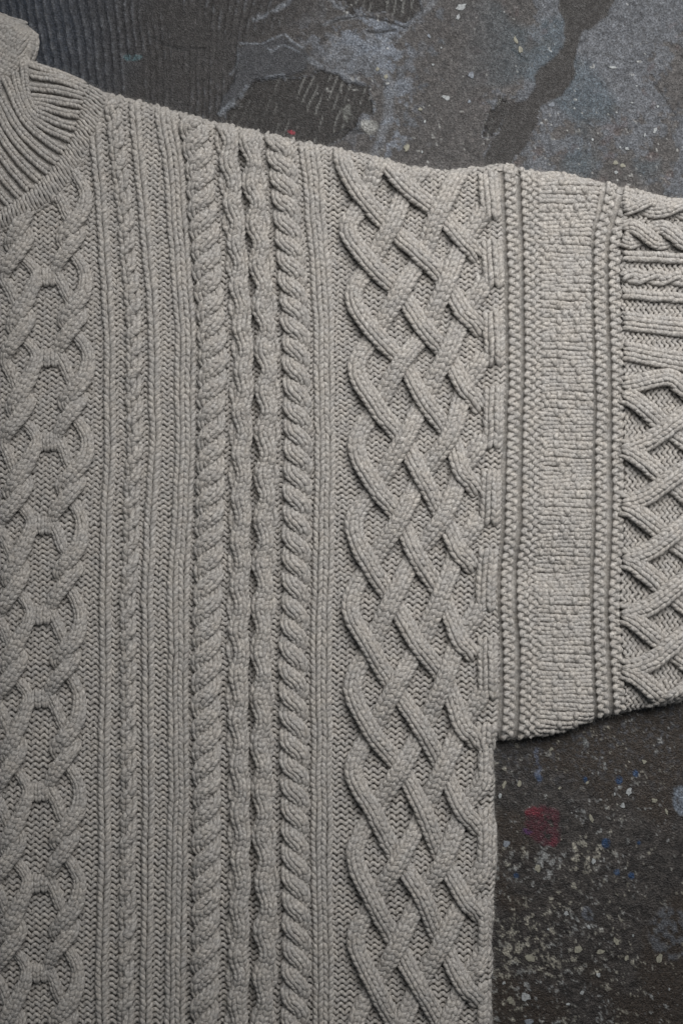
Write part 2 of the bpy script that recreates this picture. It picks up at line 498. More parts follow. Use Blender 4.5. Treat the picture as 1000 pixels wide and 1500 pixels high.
# straight ribs
for key, wales, width in (('A', 1, 16.5), ('C', 1, 16.5), ('D', 2, 29.5), ('I', 2, 29.5)):
    acc = Acc(); ys = ystep(110, 1560)
    knit(acc, np.stack([COL[key](ys), ys], -1), wales, width, lift=1.6, crown=3.6, clip=inb, pitch=9.4, rad=3.7 if wales == 1 else 3.45, splay=1.22)
    build("rib", acc, front, WOOL)

# twisted cables: two strands swapping sides; direction +1 leans like /
def rope(name, key, amp, wales, width, n0, dirn, za, lift, crown, rad=None, sharp=0.85):
    ys = ystep(105, 1565, 1.0)
    n = cnt(ys) - n0
    for k in (0, 1):
        ph = np.pi * (n + 0.5 + k)
        w = np.cos(ph)
        w = np.sign(w) * np.abs(w) ** sharp
        x = COL[key](ys) + dirn * amp * w
        z = za * np.sin(ph)
        c = np.stack([x, ys, z], -1)
        acc = Acc()
        knit(acc, c, wales, width, lift=lift, crown=crown, clip=inb, pitch=9.2, rad=rad)
        build(name, acc, front, WOOL)
rope("twist_strand", 'B', 5.2, 1, 14.0, cnt(579), 1, 4.0, 2.0, 3.0, 3.5, 0.42)
rope("rope_strand", 'E', 10.0, 2, 23.0, cnt(602), 1, 4.6, 2.8, 9.0, 3.4)
rope("rope_strand", 'H', 10.0, 2, 23.0, cnt(608), -1, 4.6, 2.8, 9.0, 3.4)

# the two waving cables beside the crease
for key, sg in (('F', -1), ('G', 1)):
    ys = ystep(110, 1565, 1.0)
    ph = np.pi * (cnt(ys) - cnt(604))
    cw = np.cos(ph)
    if key == 'F': front_x, wsc = COL[key](ys) - 3.0 * cw + 1.2, 1 + 0.09 * cw
    else: front_x, wsc = COL[key](ys) + 4.2 * cw - 1.0, 1 - 0.05 * cw
    acc = Acc()
    knit(acc, np.stack([front_x, ys, 1.2 * np.cos(2 * ph), wsc], -1), 2, 23.5, lift=3.6, crown=10.0, clip=inb, pitch=9.0, rad=3.4, splay=1.12)
    build("wave_strand", acc, front, WOOL)
    back_x = COL[key](ys) - sg * 4.0 * np.cos(ph) + sg * 9.0
    acc = Acc()
    knit(acc, np.stack([back_x, ys, -1.0 * np.cos(ph)], -1), 1, 13.0, lift=1.0, crown=2.5, clip=inb, pitch=8.0, rad=3.3)
    build("wave_strand", acc, front, WOOL)

# lattice of woven strands
C1 = [(524, 205), (532, 294), (541, 387), (550, 489), (550, 596), (549, 713), (541, 828), (542, 948), (545, 1070), (546, 1188), (548, 1315), (549, 1440), (549, 1565)]
C2 = [(555, 243), (571, 333), (585, 429), (589, 530), (589, 646), (584, 760), (575, 878), (577, 1008), (586, 1126), (584, 1256), (581, 1380), (583, 1505), (583, 1630)]
C3 = [(580, 190), (597, 278), (615, 377), (623, 484), (620, 588), (615, 698), (608, 814), (613, 946), (618, 1068), (620, 1188), (618, 1310), (613, 1438), (613, 1563)]
C4 = [(630, 215), (641, 312), (652, 416), (654, 520), (657, 638), (649, 757), (645, 870), (649, 995), (648, 1124), (649, 1256), (646, 1378), (648, 1503), (648, 1628)]
C5 = [(672, 255), (678, 356), (680, 460), (679, 570), (675, 690), (670, 807), (672, 935), (675, 1062), (678, 1185), (680, 1313), (678, 1437), (678, 1562)]
OV, UN, MID = 6.0, -5.0, 0.5
# "/" part of strand m: C5[m] under, C4[m+1] over, C3[m+2] under, C2[m+2] over, C1[m+3] under, turn, then "\": C1[m+4]...
def nxt(C, y, dy=20):
    r = [p for p in C if p[1] > y + dy]
    return r[0] if r else None
def strand_nodes(start, seq, y):
    out = list(start)
    for C, z in seq:
        p = nxt(C, y)
        if p is None: break
        out.append((p[0], p[1], z)); y = p[1]
    return out, y
def lattice(nodes):
    c = curve(np.array(nodes), 1.0)
    acc = Acc()
    knit(acc, c, 2, 24.6, lift=3.4, crown=8.6, clip=inb, pitch=9.4, rad=3.6, splay=1.12)
    build("lattice_strand", acc, front, WOOL)
down_left = [(C4, OV), (C3, UN), (C2, OV), (C1, UN)]
down_right = [(C2, UN), (C3, OV), (C4, UN), (C5, OV)]
def turn_and_back(nodes, p):
    """p is the C1 crossing passed under; swing left and come back"""
    q = nxt(C1, p[1])
    if q is None:
        nodes.append((p[0] - 22, p[1] + 50, MID)); return nodes
    xm = (p[0] + q[0]) / 2 - 27
    ym = p[1] * 0.52 + q[1] * 0.48
    nodes.append((xm, ym, MID))
    nodes.append((q[0], q[1], OV))
    y = q[1]
    for C, z in down_right:
        r = nxt(C, y)
        if r is None: break
        nodes.append((r[0], r[1], z)); y = r[1]
        if C is C5:
            nodes.append((r[0] + 13, r[1] + 14, 1.0)); nodes.append((r[0] + 25, r[1] + 30, -8.0))
    return nodes
for i, p5 in enumerate(C5):
    nodes = [(p5[0] + 30, p5[1] - 52, -6.0), (p5[0] + 21, p5[1] - 32, -3.0), (p5[0], p5[1], UN)]
    y = p5[1]; last = None
    for C, z in down_left:
        r = nxt(C, y)
        if r is None: last = None; break
        nodes.append((r[0], r[1], z)); y = r[1]; last = r
    if last is not None: nodes = turn_and_back(nodes, last)
    lattice(nodes)
# strands that enter from the shoulder edge
n_ = [(640, 218, OV), (597, 278, UN), (571, 333, OV), (541, 387, UN)]
lattice(turn_and_back(n_, (541, 387)))
n_ = [(556, 236, OV), (532, 294, UN)]
lattice(turn_and_back(n_, (532, 294)))
lattice([(501, 205, MID), (504, 245, MID), (532, 294, OV), (571, 333, UN), (615, 377, OV), (652, 416, UN), (680, 460, OV), (694, 473, 1.0), (706, 488, -8)])
lattice([(560, 238, MID), (597, 278, OV), (641, 312, UN), (678, 356, OV), (692, 367, 1.0), (704, 382, -8)])

# braided diamonds beside the placket of the body
HJ = [(66, 165), (67, 286), (68, 407), (70, 526), (69, 649), (62, 769), (61, 902), (58, 1024), (58, 1160), (58, 1292), (56, 1424), (56, 1556), (56, 1690)]
PAT = {
 'P': [(17, -4, -3, .8), (25, 11, -3, .8), (33, 30, -4, .8), (43, 45, -7, .8), (52, 58, 1, .9), (39, 75, 5, 1.02), (25, 92, 4, .95), (16, 108, -1, .75)],
 'A': [(58, -8, -3, .85), (60, 9, 0, .95), (55, 28, 4, 1.08), (40, 47, 5, 1.12), (26, 64, -1, .95), (34, 78, -8, .7), (47, 91, -3, .8)],
 'C': [(-15, 4, 2, .85), (-25, 28, 4, 1.05), (-39, 53, 5, 1.12), (-50, 71, -1, .95), (-42, 85, -8, .7), (-26, 97, -4, .75), (-16, 112, -3, .75)],
 'R': [(-62, 0, -3, .75), (-54, 18, -4, .8), (-43, 42, -7, .8), (-25, 59, 1, .95), (-37, 81, 5, 1.05), (-53, 101, 4, 1)],
}
for key, pat in PAT.items():
    nodes = []
    for i in range(len(HJ) - 1):
        (hx, hy), (hx2, hy2) = HJ[i], HJ[i + 1]
        sc = (hy2 - hy) / 119.0
        for dx, dy, z, ws in pat:
            f = dy / 119.0
            nodes.append((hx + (hx2 - hx) * f + dx, hy + dy * sc, z, ws))
    acc = Acc()
    knit(acc, curve(np.array(nodes, float), 1.0), 2, 20.2, lift=2.4, crown=7.2, clip=inb, pitch=8.8, rad=3.25)
    build("braid_strand", acc, front, WOOL)
for hx, hy in HJ:
    acc = Acc()
    ys = np.array([hy - 13, hy, hy + 12.0])
    knit(acc, curve(np.stack([np.full(3, hx), ys, [2, 4, 2]], -1), 1.0), 3, 30.0, lift=1.8, crown=3.0, clip=inb, pitch=7.8, rad=3.0)
    build("braid_bridge", acc, front, WOOL)

# edge of the front along the sleeve: blocks of knit between purl
ends = [(p[1] - 2, p[1] + 0.72 * (C5[i + 1][1] - p[1] if i + 1 < len(C5) else 120)) for i, p in enumerate(C5)]
for y0, y1 in ends:
    ys = ystep(y0, y1, 2.0)
    x = np.where(ys < 1092, D1(np.minimum(ys, 1087)) - 18, 713)
    acc = Acc()
    knit(acc, np.stack([x, ys, 3.0 * np.sin(np.pi * (ys - y0) / (y1 - y0))], -1), 2, 29.0, lift=0.8, crown=3.6, clip=ins, pitch=9.6, rad=3.8)
    build("edge_rib", acc, front, WOOL)

# ------------------------------------------------------------------ sleeve
SL = lambda x, y: ins(x, y) & (y < 1092)
def ridge(fx, amp, rad, zadd):
    acc = Acc(); ys = ystep(225, 1100, 1.35)
    per = 12.6
    ph = 2 * np.pi * ys / per + 1.2 * (vnoise(ys, ys * 0, 50, 61) - 0.5) + rng.random() * 6
    w = np.sin(ph); w = np.sign(w) * np.abs(w) ** 0.75
    x = fx(ys) + amp * w * (0.85 + 0.3 * vnoise(ys, ys * 0 + amp, 9, 62))
    P = wander(np.stack([x, ys, 0 * ys], -1)[None])
    b = np.abs(np.sin(ph)) ** 1.3
    P[..., 2] = zb(P[..., 0], P[..., 1]) + zadd + b * rad * 0.6
    tubes(acc, P, (rad * (0.66 + 0.36 * b))[None], 8, flat=0.85, keep=SL(P[..., 0], P[..., 1]))
    # the buried knit row that carries the ridge
    for o_ in (-4.0, 4.0):
        P2 = P.copy(); P2[..., 0] = fx(ys) + o_; P2[..., 2] = zb(P2[..., 0], P2[..., 1]) + zadd - 1.5
        tubes(acc, P2[:, ::3], np.full((1, len(ys[::3])), 3.4), 6, keep=SL(P2[:, ::3, 0], P2[:, ::3, 1]))
    build("garter_ridge", acc, sleeve, WOOL)
ridge(lambda y: (D1(y) + D2(y)) / 2, 5.3, 4.5, 2.0)
ridge(lambda y: D2(y) + 11.0, 5.3, 4.5, 2.0)
ridge(lambda y: D2(y) + 26.0, 5.2, 4.2, 0.8)
ridge(lambda y: (D3(y) + D4(y)) / 2, 5.3, 4.5, 2.0)
ridge(lambda y: D4(y) + 11.5, 5.3, 4.5, 2.0)

# plain band with chevrons of purl bumps
acc = Acc(); accb = Acc()
wp = 12.0
for k, yc in enumerate(np.arange(232, 1100, wp)):
    x0, x1 = D2(yc) + 31, D3(yc) - 2
    n = max(3, int(round((x1 - x0) / 8.4)))
    xs = np.linspace(x0, x1, n + 1)
    bumpset = []
    u = abs(k % 6 - 2.5)
    for i in range(n):
        cx = (xs[i] + xs[i + 1]) / 2
        a = abs((i + 0.5) - n / 2)
        tgt = [0.4 + u * 1.3, 0.4 + u * 1.3 - 2.1]
        if any(abs(a - t_) < 0.5 and t_ > -0.2 for t_ in tgt): bumpset.append(i)
    c = np.stack([np.linspace(x0, x1, 60), np.full(60, yc) + 1.5 * np.sin(np.linspace(0, 3, 60) + k)], -1)
    knit(acc, c, 1, wp + 0.6, lift=-0.6, crown=1.2, clip=SL, pitch=(x1 - x0) / n, rad=3.6)
    for i in bumpset:
        cx = (xs[i] + xs[i + 1]) / 2 + rng.normal() * 0.6
        t = np.linspace(-1, 1, 7)
        P = np.stack([cx + 1.4 * (1 - t ** 2), yc + t * 5.6, 0 * t], -1)[None]
        P = wander(P)
        if not SL(P[0, 3, 0], P[0, 3, 1]) or rng.random() < 0.15: continue
        P[..., 2] = zb(P[..., 0], P[..., 1]) + 1.0 + 3.2 * (1 - t ** 2)
        tubes(accb, P, (4.2 * np.sqrt(1.06 - t ** 2) * 0.97 + 0.3)[None], 7)
build("stockinette_band", acc, sleeve, WOOL)
build("purl_bumps", accb, sleeve, WOOL, "stuff")

# cabled lower sleeve, knitted sideways
accg = Acc()
cl = lambda x, y: SL(x, y) & (x > D4(y) + 20)
purl(accg, np.arange(912, 1062, 7.8), 250, 1062, period=12.4, vertical=True, clip=cl)
build("purl_rows", accg, sleeve, WOOL, "stuff")
def sl_rib(ya, yb, wales, width, lift=2.0, crown=3.8):
    xs = np.linspace(913, 1062, 80)
    ys = ya + (yb - ya) * (xs - 915) / 85
    acc = Acc(); knit(acc, np.stack([xs, ys], -1), wales, width, lift=lift, crown=crown, clip=SL, pitch=7.9)
    build("rib", acc, sleeve, WOOL)
sl_rib(375, 380, 1, 15)
sl_rib(431, 438, 1, 15)
sl_rib(472, 482, 2, 28)
sl_rib(517, 532, 2, 28)
def sl_rope(name, ya, yb, amp, wales, width, x_anchor, half, dirn, za, lift, crown, rad):
    xs = np.arange(911, 1063, 1.0)
    yc = ya + (yb - ya) * (xs - 915) / 85
    for k in (0, 1):
        ph = np.pi * ((xs - x_anchor) / half + 0.5 + k)
        w = np.cos(ph)
        fade = smooth(911, 930, xs)
        y = yc + dirn * amp * w
        acc = Acc()
        knit(acc, np.stack([xs, y, za * np.sin(ph)], -1), wales, width, lift=lift, crown=crown, clip=SL, pitch=8.2, rad=rad)
        build(name, acc, sleeve, WOOL)
sl_rope("twist_strand", 404, 409, 5.4, 1, 14, 948, 33, 1, 3.2, 2.4, 3.0, 3.5)
sl_rope("rope_strand", 344, 349, 11, 2, 20, 942, 43, -1, 6.5, 4.0, 5.5, 3.2)
sl_rope("rope_strand", 300, 306, 9, 2, 20, 985, 52, 1, 6.0, 3.0, 5.0, 3.3)
def sl_strand(nodes, width=26):
    acc = Acc(); knit(acc, curve(np.array(nodes, float), 1.0), 2, width, lift=3.2, crown=7.6, clip=SL, pitch=9.2, rad=3.6, splay=1.12)
    build("lattice_strand", acc, sleeve, WOOL)
sl_strand([(911, 566, -2), (930, 564, 1), (955, 558, 3), (980, 556, 3), (1000, 572, 3), (1030, 600, -4), (1060, 640, 5)], 24)
for yc in (625, 704, 787, 866, 946, 1026):
    sl_strand([(911, yc - 46, -2), (925, yc - 40, 2), (947, yc - 22, 4), (974, yc, -5), (1000, yc + 20, -1), (1030, yc + 45, 7), (1060, yc + 70, 0)])
    sl_strand([(911, yc + 32, -2), (928, yc + 29, 2), (952, yc + 19, 4), (978, yc - 1, 7), (1000, yc - 17, 3), (1030, yc - 40, -5), (1060, yc - 60, 0)])

# ------------------------------------------------------------------ collar
CR = [
 [(122, 124), (95, 111), (62, 101), (42, 95)],
 [(124, 132), (100, 123), (70, 117), (45, 114)],
 [(123, 144), (100, 138), (72, 134), (46, 131)],
 [(121, 157), (98, 153), (72, 149), (47, 146)],
 [(117, 172), (95, 168), (72, 162), (50, 157)],
 [(113, 189), (92, 184), (70, 175), (54, 166), (45, 150), (41, 130), (38, 108), (36, 92)],
 [(107, 206), (86, 198), (64, 186), (48, 172), (37, 152), (29, 128), (24, 108)],
 [(97, 224), (76, 212), (54, 195), (38, 175), (26, 152), (17, 132), (8, 116)],
 [(86, 240), (66, 227), (44, 207), (27, 184), (14, 162), (3, 142)],
 [(73, 254), (54, 239), (34, 218), (17, 194), (4, 170), (-5, 150)],
 [(60, 267), (42, 250), (22, 227), (6, 203), (-8, 178)],
 [(46, 280), (28, 261), (10, 238), (-8, 212)],
 [(32, 291), (15, 272), (-3, 248), (-15, 230)],
 [(17, 302), (2, 284), (-14, 262)],
 [(3, 312), (-14, 294)],
]
def collar_sheet():
    xs = np.arange(-60, 165, 4.0); ys = np.arange(-10, 375, 4.0)
    X, Y = np.meshgrid(xs, ys, indexing='ij')
    Z = zb(X, Y) + 3.5 + 5.0 * smooth(0, 60, csd(X, Y))
    idx = np.arange(X.size).reshape(X.shape)
    q = np.stack([idx[:-1, :-1], idx[:-1, 1:], idx[1:, 1:], idx[1:, :-1]], -1)
    cx = (X[:-1, :-1] + X[1:, 1:]) / 2; cy = (Y[:-1, :-1] + Y[1:, 1:]) / 2
    k = (sd(cx, cy) > 4.0) & (csd(cx, cy) > 2)
    F = q[k]; V = np.stack([X, -Y, Z], -1).reshape(-1, 3)
    uv = V[F.ravel()][:, :2] * np.array([1, 0.1])
    return link("collar", mesh_np("collar", to_world(V), F, uv), sweater, WOOL)
collar = collar_sheet()
zc = lambda x, y: zb(x, y) + 2.0 + 5.0 * smooth(0, 60, csd(x, y))
for i, pts in enumerate(CR):
    acc = Acc()
    c = curve(np.array(pts, float), 1.0)
    knit(acc, c, 1, 12.5, lift=2.5, crown=3.0, clip=lambda x, y: sd(x, y) > 0, pitch=5.2, rad=3.0, zfun=zc, jitter=0.7)
    build("collar_rib", acc, collar, WOOL)
# the picked-up band round the neck
outer = curve(np.array([(155, 140), (151, 156), (145, 172), (139, 192), (128, 219), (107, 257), (84, 285), (61, 303), (34, 319), (0, 337), (-50, 362)], float), 1.0)
inner = curve(np.array([(132, 124), (127, 138), (122, 159), (116, 181), (109, 203), (91, 233), (63, 264), (34, 289), (11, 305), (0, 313), (-50, 338)], float), 1.0)
so, _ = resample(outer, 1); si, _ = resample(inner, 1)
nb = int(so[-1] / 5.4)
acc = Acc()
t = np.linspace(-0.06, 1.04, 9)
for k in range(nb):
    f = (k + 0.5) / nb
    a = np.array([np.interp(f * si[-1], si, inner[:, q]) for q in (0, 1)])
    b = np.array([np.interp(f * so[-1], so, outer[:, q]) for q in (0, 1)])
    P = a[None, :] * (1 - t[:, None]) + b[None, :] * t[:, None]
    tang = np.array([-(b - a)[1], (b - a)[0]]); tang /= np.linalg.norm(tang) + 1e-9
    P = P + tang[None, :] * (np.sin(t * 9 + k * 2.1)[:, None] * 0.8)
    P3 = np.zeros((1, len(t), 3)); P3[0, :, :2] = P
    P3 = wander(P3)
    P3[..., 2] = zb(P3[..., 0], P3[..., 1]) + 4.0 + 8.5 * np.clip(np.sin(np.pi * (0.08 + 0.84 * t)), 0, 1)
    tubes(acc, P3, (2.75 + 0.3 * np.sin(t * 14 + k))[None] * (1 + rng.normal() * 0.05), 7, keep=sd(P3[..., 0], P3[..., 1]) > -1.0)
build("collar_band", acc, collar, WOOL)
# seam line where band meets body
acc = Acc()
knit(acc, outer + np.array([1.0, 1.0]), 1, 8.0, lift=1.0, crown=2.0, clip=lambda x, y: sd(x, y) > 0, pitch=7, rad=2.4)
build("collar_seam", acc, collar, WOOL)
# folded-over edge
ca = np.array([(36, 33), (31, 45), (17, 62), (0, 84), (-18, 108)], float)
cb = np.array([(47, 42), (53, 58), (49, 76), (26, 113), (0, 147)], float)
cb2 = np.array([(50, 45), (52, 68), (43, 90), (22, 117), (-8, 152)], float)
cc = np.array([(36, 31), (22, 25), (6, 18), (-10, 12), (-26, 6)], float)
acc = Acc()
cm = curve(np.array([(37, 44), (38, 56), (30, 76), (12, 100), (-12, 130), (-30, 150)], float), 2.0)
tc = np.linspace(0, 1, len(cm))
rc = 19.0 * np.sqrt(np.clip(1 - (1 - np.clip(tc / 0.22, 0, 1)) ** 2, 0.02, 1)) * (0.80 + 0.22 * tc)
tubes(acc, np.column_stack([cm, np.full(len(cm), 12.5)])[None], rc[None], 20, flat=0.95)
m = 9
for k in range(m):
    f = k / (m - 1)
    c2 = curve(ca * (1 - f) + cb2 * f, 1.0)
    zz = 17 + 12 * np.sqrt(max(0.0, 1 - (2 * f - 1.0) ** 2 * 0.96))
    c3 = np.column_stack([c2, np.full(len(c2), zz)])
    c3[:, 2] *= smooth(-6, 16, sd(c2[:, 0], c2[:, 1]) + 3)
    knit(acc, c3, 1, 8.2, lift=0, crown=1.0, clip=lambda x, y: sd(x, y) > -1, pitch=7.0, rad=2.6, zfun=lambda x, y: 0 * x + 4.0, jitter=0.7)
build("collar_fold", acc, collar, WOOL)
acc = Acc()
m = 8
for k in range(m):
    f = k / (m - 1)
    c2 = curve(ca[::1] * (1 - f) + cc * f, 1.0)
    c3 = np.column_stack([c2, np.full(len(c2), 26 - 4 * f)])
    knit(acc, c3, 1, 9.0, lift=0, crown=1.0, clip=lambda x, y: sd(x, y) > -1, pitch=7.0, rad=2.8, zfun=lambda x, y: 0 * x + 4.0, jitter=0.7)
build("collar_back", acc, collar, WOOL)

# ------------------------------------------------------------------ loose fibres standing off the wool
Pq = np.vstack([f[0] for f in FUZZ]); Nq = np.vstack([f[1] for f in FUZZ]); Tq = np.vstack([f[2] for f in FUZZ])
NF = min(len(Pq), 250000)
sel = rng.permutation(len(Pq))[:NF]
Pq, Nq, Tq = Pq[sel], Nq[sel], Tq[sel]
ln = (2.4 + 7.0 * rng.random((NF, 1)) ** 2)
rd = rng.normal(size=(NF, 3)); rd[:, 2] *= 0.5
d1 = Nq * 0.55 + Tq * rng.normal(size=(NF, 1)) * 0.5 + rd * 0.45; d1 /= np.linalg.norm(d1, axis=1, keepdims=True)
p0 = Pq - Nq * 0.2; p2 = p0 + d1 * ln
sdv = np.cross(d1, rng.normal(size=(NF, 3))); sdv /= np.linalg.norm(sdv, axis=1, keepdims=True)
wd = 0.085
V = np.stack([p0 - sdv * wd, p0 + sdv * wd, p2 + sdv * wd * 0.5, p2 - sdv * wd * 0.5], 1).reshape(-1, 3)
F = (np.arange(NF) * 4)[:, None] + np.array([[0, 1, 2, 3]])
V[:, 2] = np.maximum(V[:, 2], 0.4)
me = mesh_np("fuzz", to_world(V), F, np.zeros((len(F) * 4, 2)))
o = link("fuzz", me, sweater, WOOL); o["kind"] = "stuff"

# ------------------------------------------------------------------ floor
FX = np.concatenate([np.arange(-1500, -40, 90), np.arange(-40, 1040, 2.15), np.arange(1040, 2500, 90)])
FY = np.concatenate([np.arange(-1500, -40, 90), np.arange(-40, 310, 2.15), np.arange(310, 1000, 30), np.arange(1000, 1540, 2.15), np.arange(1540, 3000, 90)])
X, Y = np.meshgrid(FX, FY, indexing='ij')
wx = X + (fbm(X, Y, 26, 101, 4) - 0.5) * 22; wy = Y + (fbm(X, Y, 26, 111, 4) - 0.5) * 22
def mask(poly, soft=1.2, jag=1.0):
    return smooth(-soft, soft, poly_sd(X + (wx - X) * jag, Y + (wy - Y) * jag, poly))
def mix(a, b, t): return a + (b - a) * t[..., None]
def colr(*c): return np.broadcast_to(np.array(c, float), X.shape + (3,))
n_big = fbm(X, Y, 150, 201, 4); n_mid = fbm(X, Y, 36, 211, 4); n_fine = fbm(X, Y, 7, 221, 3); n_pix = vnoise(X, Y, 2.6, 231)
slate = colr(0.096, 0.102, 0.113); brown = colr(0.060, 0.054, 0.050); dark = colr(0.030, 0.027, 0.026)
pale = colr(0.200, 0.215, 0.240); cream = colr(0.36, 0.34, 0.285); bluegrey = colr(0.070, 0.088, 0.115)
bm = 0.5 * n_big + 0.35 * n_mid + 0.15 * n_fine - 0.05 * smooth(720, 800, X) + 0.02
bmask = smooth(0.495, 0.525, bm)
left_dark = smooth(530, 430, X + (wx - X) * 2.0) * smooth(330, 250, Y)
bmask = np.maximum(bmask, left_dark)
col = mix(slate * 1.0, brown, bmask * 0.9)
col = mix(col, colr(0.040, 0.036, 0.034), left_dark * 0.8)
col = col * (0.35 + 0.75 * n_fine + 0.55 * vnoise(X, Y, 4.5, 401))[..., None]
vein = smooth(0.055, 0.0, np.abs(fbm(X, Y, 46, 411, 5, 0.6) - 0.5)) * smooth(0.42, 0.62, fbm(X, Y, 70, 421, 3)) * smooth(400, 470, X) * smooth(640, 560, X)
col = mix(col, pale, vein * 0.6)
blue_zone = np.exp(-((X - 566) / 44) ** 2) * smooth(300, 200, Y) + 0.8 * np.exp(-((X - 500) / 60) ** 2 - ((Y - 55) / 30) ** 2)
bz = smooth(0.50, 0.58, fbm(X, Y, 22, 441, 4, 0.65)) * np.clip(blue_zone, 0, 1)
col = mix(col, colr(0.150, 0.168, 0.198) * (0.6 + 0.8 * n_fine)[..., None], bz * 0.85)
h = -bmask * 1.4 + (n_big - 0.5) * 3 + (n_mid - 0.5) * 2.0 + (n_fine - 0.5) * 0.9
# combed adhesive at the top left
lower = [(-300, -300), (330, -300), (400, -60), (440, 0), (430, 30), (360, 62), (352, 95), (330, 150), (312, 175), (310, 330), (-300, 330)]
m1 = mask(lower, 3, 0.8)
sl = np.interp(X, [0, 100, 280, 340, 450], [0.20, 0.16, 0.0, -0.05, -0.35])
u = X - sl * (Y - 60) + (fbm(X, Y, 60, 241, 3) - 0.5) * 8
pitch = np.where(X < 190, 12.5, 10.2)
uu = np.where(X < 190, u / 12.5, (u - 190) / 10.2 + 190 / 12.5)
saw = np.abs((uu % 1.0) - 0.5) * 2
rid = smooth(0.45, 0.95, saw) * np.where(X < 190, 1.0, smooth(0.40, 0.58, fbm(X, Y * 0.4, 22, 431, 3)))
wear = np.where(X < 200, 1.0, 0.75) * smooth(0.25, 0.6, fbm(X, Y, 40, 251, 3) + 0.1 * (X < 200))
comb_c = mix(colr(0.034, 0.031, 0.030), colr(0.034, 0.041, 0.054), np.clip(smooth(240, 60, X) * 0.95 + 0.35 * (n_mid - 0.5), 0, 1))
comb_c = comb_c * (0.70 + 0.6 * n_fine)[..., None]
comb_c = mix(comb_c, colr(0.135, 0.142, 0.155), rid * wear * 0.62 * smooth(0.35, 0.7, vnoise(X, Y, 5, 261)))
col = mix(col, comb_c, m1)
h = h * (1 - 0.5 * m1) + m1 * (rid * 3.6 * (0.4 + 0.6 * wear) - 1.5)
# bare comb pit in the middle and along the top edge
for pit in ([(300, 196), (352, 142), (378, 120), (418, 114), (448, 104), (470, 100), (492, 106), (512, 122), (536, 134), (542, 158), (528, 178), (505, 188), (480, 225), (300, 260)],
            [(470, -40), (500, 8), (530, 20), (560, 24), (585, 34), (606, 18), (622, -10), (630, -60)],
            [(712, 196), (718, 160), (735, 150), (752, 152), (748, 178), (735, 200)]):
    mp_ = mask(pit, 1.2, 1.7)
    u2 = X + 0.36 * (Y - 150) + (fbm(X, Y, 40, 271, 2) - 0.5) * 10
    s2 = np.abs(((u2 / 12.0) % 1.0) - 0.5) * 2
    r2 = smooth(0.62, 0.95, s2) * smooth(0.45, 0.66, fbm(X, Y * 0.45, 12, 281, 3) + 0.04) * (0.35 + 0.65 * smooth(380, 450, X))
    pc = mix(colr(0.026, 0.023, 0.021) * (0.6 + 0.6 * n_fine)[..., None], colr(0.20, 0.20, 0.19), r2 * 0.7)
    col = mix(col, pc, mp_); h = h - mp_ * 4.5 + mp_ * r2 * 2.8
    # thick torn lip round the pit
    lip = mask(pit, 4.0, 1.7) * (1 - mp_) + smooth(0.02, 0.5, mp_) * (1 - smooth(0.5, 0.98, mp_))
    col = mix(col, pale, np.clip(lip, 0, 1) * 0.55 * smooth(0.3, 0.6, n_mid)); h = h + lip * 1.2
# smear of smooth blue-grey filler with pale torn edges
sm = [(318, 172), (330, 140), (346, 110), (350, 72), (366, 60), (392, 58), (412, 52), (436, 66), (452, 80), (448, 98), (418, 112), (376, 116), (352, 136)]
ms = mask(sm, 1.6, 0.55)
strk = fbm((X + Y) * 0.9, (X - Y) * 0.12, 9, 291, 3)
col = mix(col, colr(0.052, 0.054, 0.060) * (0.45 + 0.75 * strk)[..., None], ms); h = h * (1 - 0.7 * ms) + ms * (1.2 + strk * 1.2)
for ln_, w, a in (([(322, 166), (340, 150), (362, 126), (378, 116), (400, 113), (416, 111)], 4.5, 0.8),
                  ([(352, 64), (372, 60), (392, 60), (412, 52), (420, 50), (428, 60), (440, 70)], 2.6, 0.8),
                  ([(372, 26), (386, 24), (404, 16), (420, 3), (428, -8)], 6.0, 0.75), ([(390, 62), (402, 74), (416, 70), (436, 76)], 2.2, 0.7),
                  ([(350, 66), (348, 86), (340, 110)], 3.0, 0.45),
                  ([(452, 84), (470, 96), (494, 104), (512, 116), (530, 124)], 5.0, 0.55), ([(475, 34), (490, 28), (510, 22), (534, 24)], 4.5, 0.5),
                  ([(478, 52), (500, 60), (530, 66), (556, 60), (590, 40), (612, 20), (640, 0)], 8.0, 0.45),
                  ([(556, 70), (560, 100), (572, 130), (566, 165), (560, 200), (548, 225)], 11.0, 0.5)):
    d = line_d(X + (wx - X) * 0.6, Y + (wy - Y) * 0.6, ln_)
    mm = smooth(w, w * 0.25, d) * smooth(0.30, 0.55, n_mid * 0.5 + n_fine * 0.5)
    col = mix(col, colr(0.190, 0.207, 0.232), mm * a); h = h + mm * 1.6
# cracks
for ln_, w in (([(484, 32), (500, 26), (526, 22), (545, 25), (562, 30), (584, 36), (596, 40)], 1.5), ([(748, 70), (760, 80), (772, 88)], 1.2),
               ([(220, 52), (245, 66), (268, 72), (300, 70)], 1.0), ([(488, 196), (500, 186), (516, 190), (545, 196)], 1.6), ([(538, 44), (556, 47), (580, 44)], 2.4),
               ([(958, 120), (974, 142), (990, 168)], 0.9), ([(712, 186), (722, 198)], 1.5)):
    d = line_d(X + (wx - X) * 0.25, Y + (wy - Y) * 0.25, ln_)
    mm = smooth(w + 0.8, w * 0.4, d)
    col = mix(col, colr(0.012, 0.012, 0.013), mm * 0.9); h = h - mm * 2.5
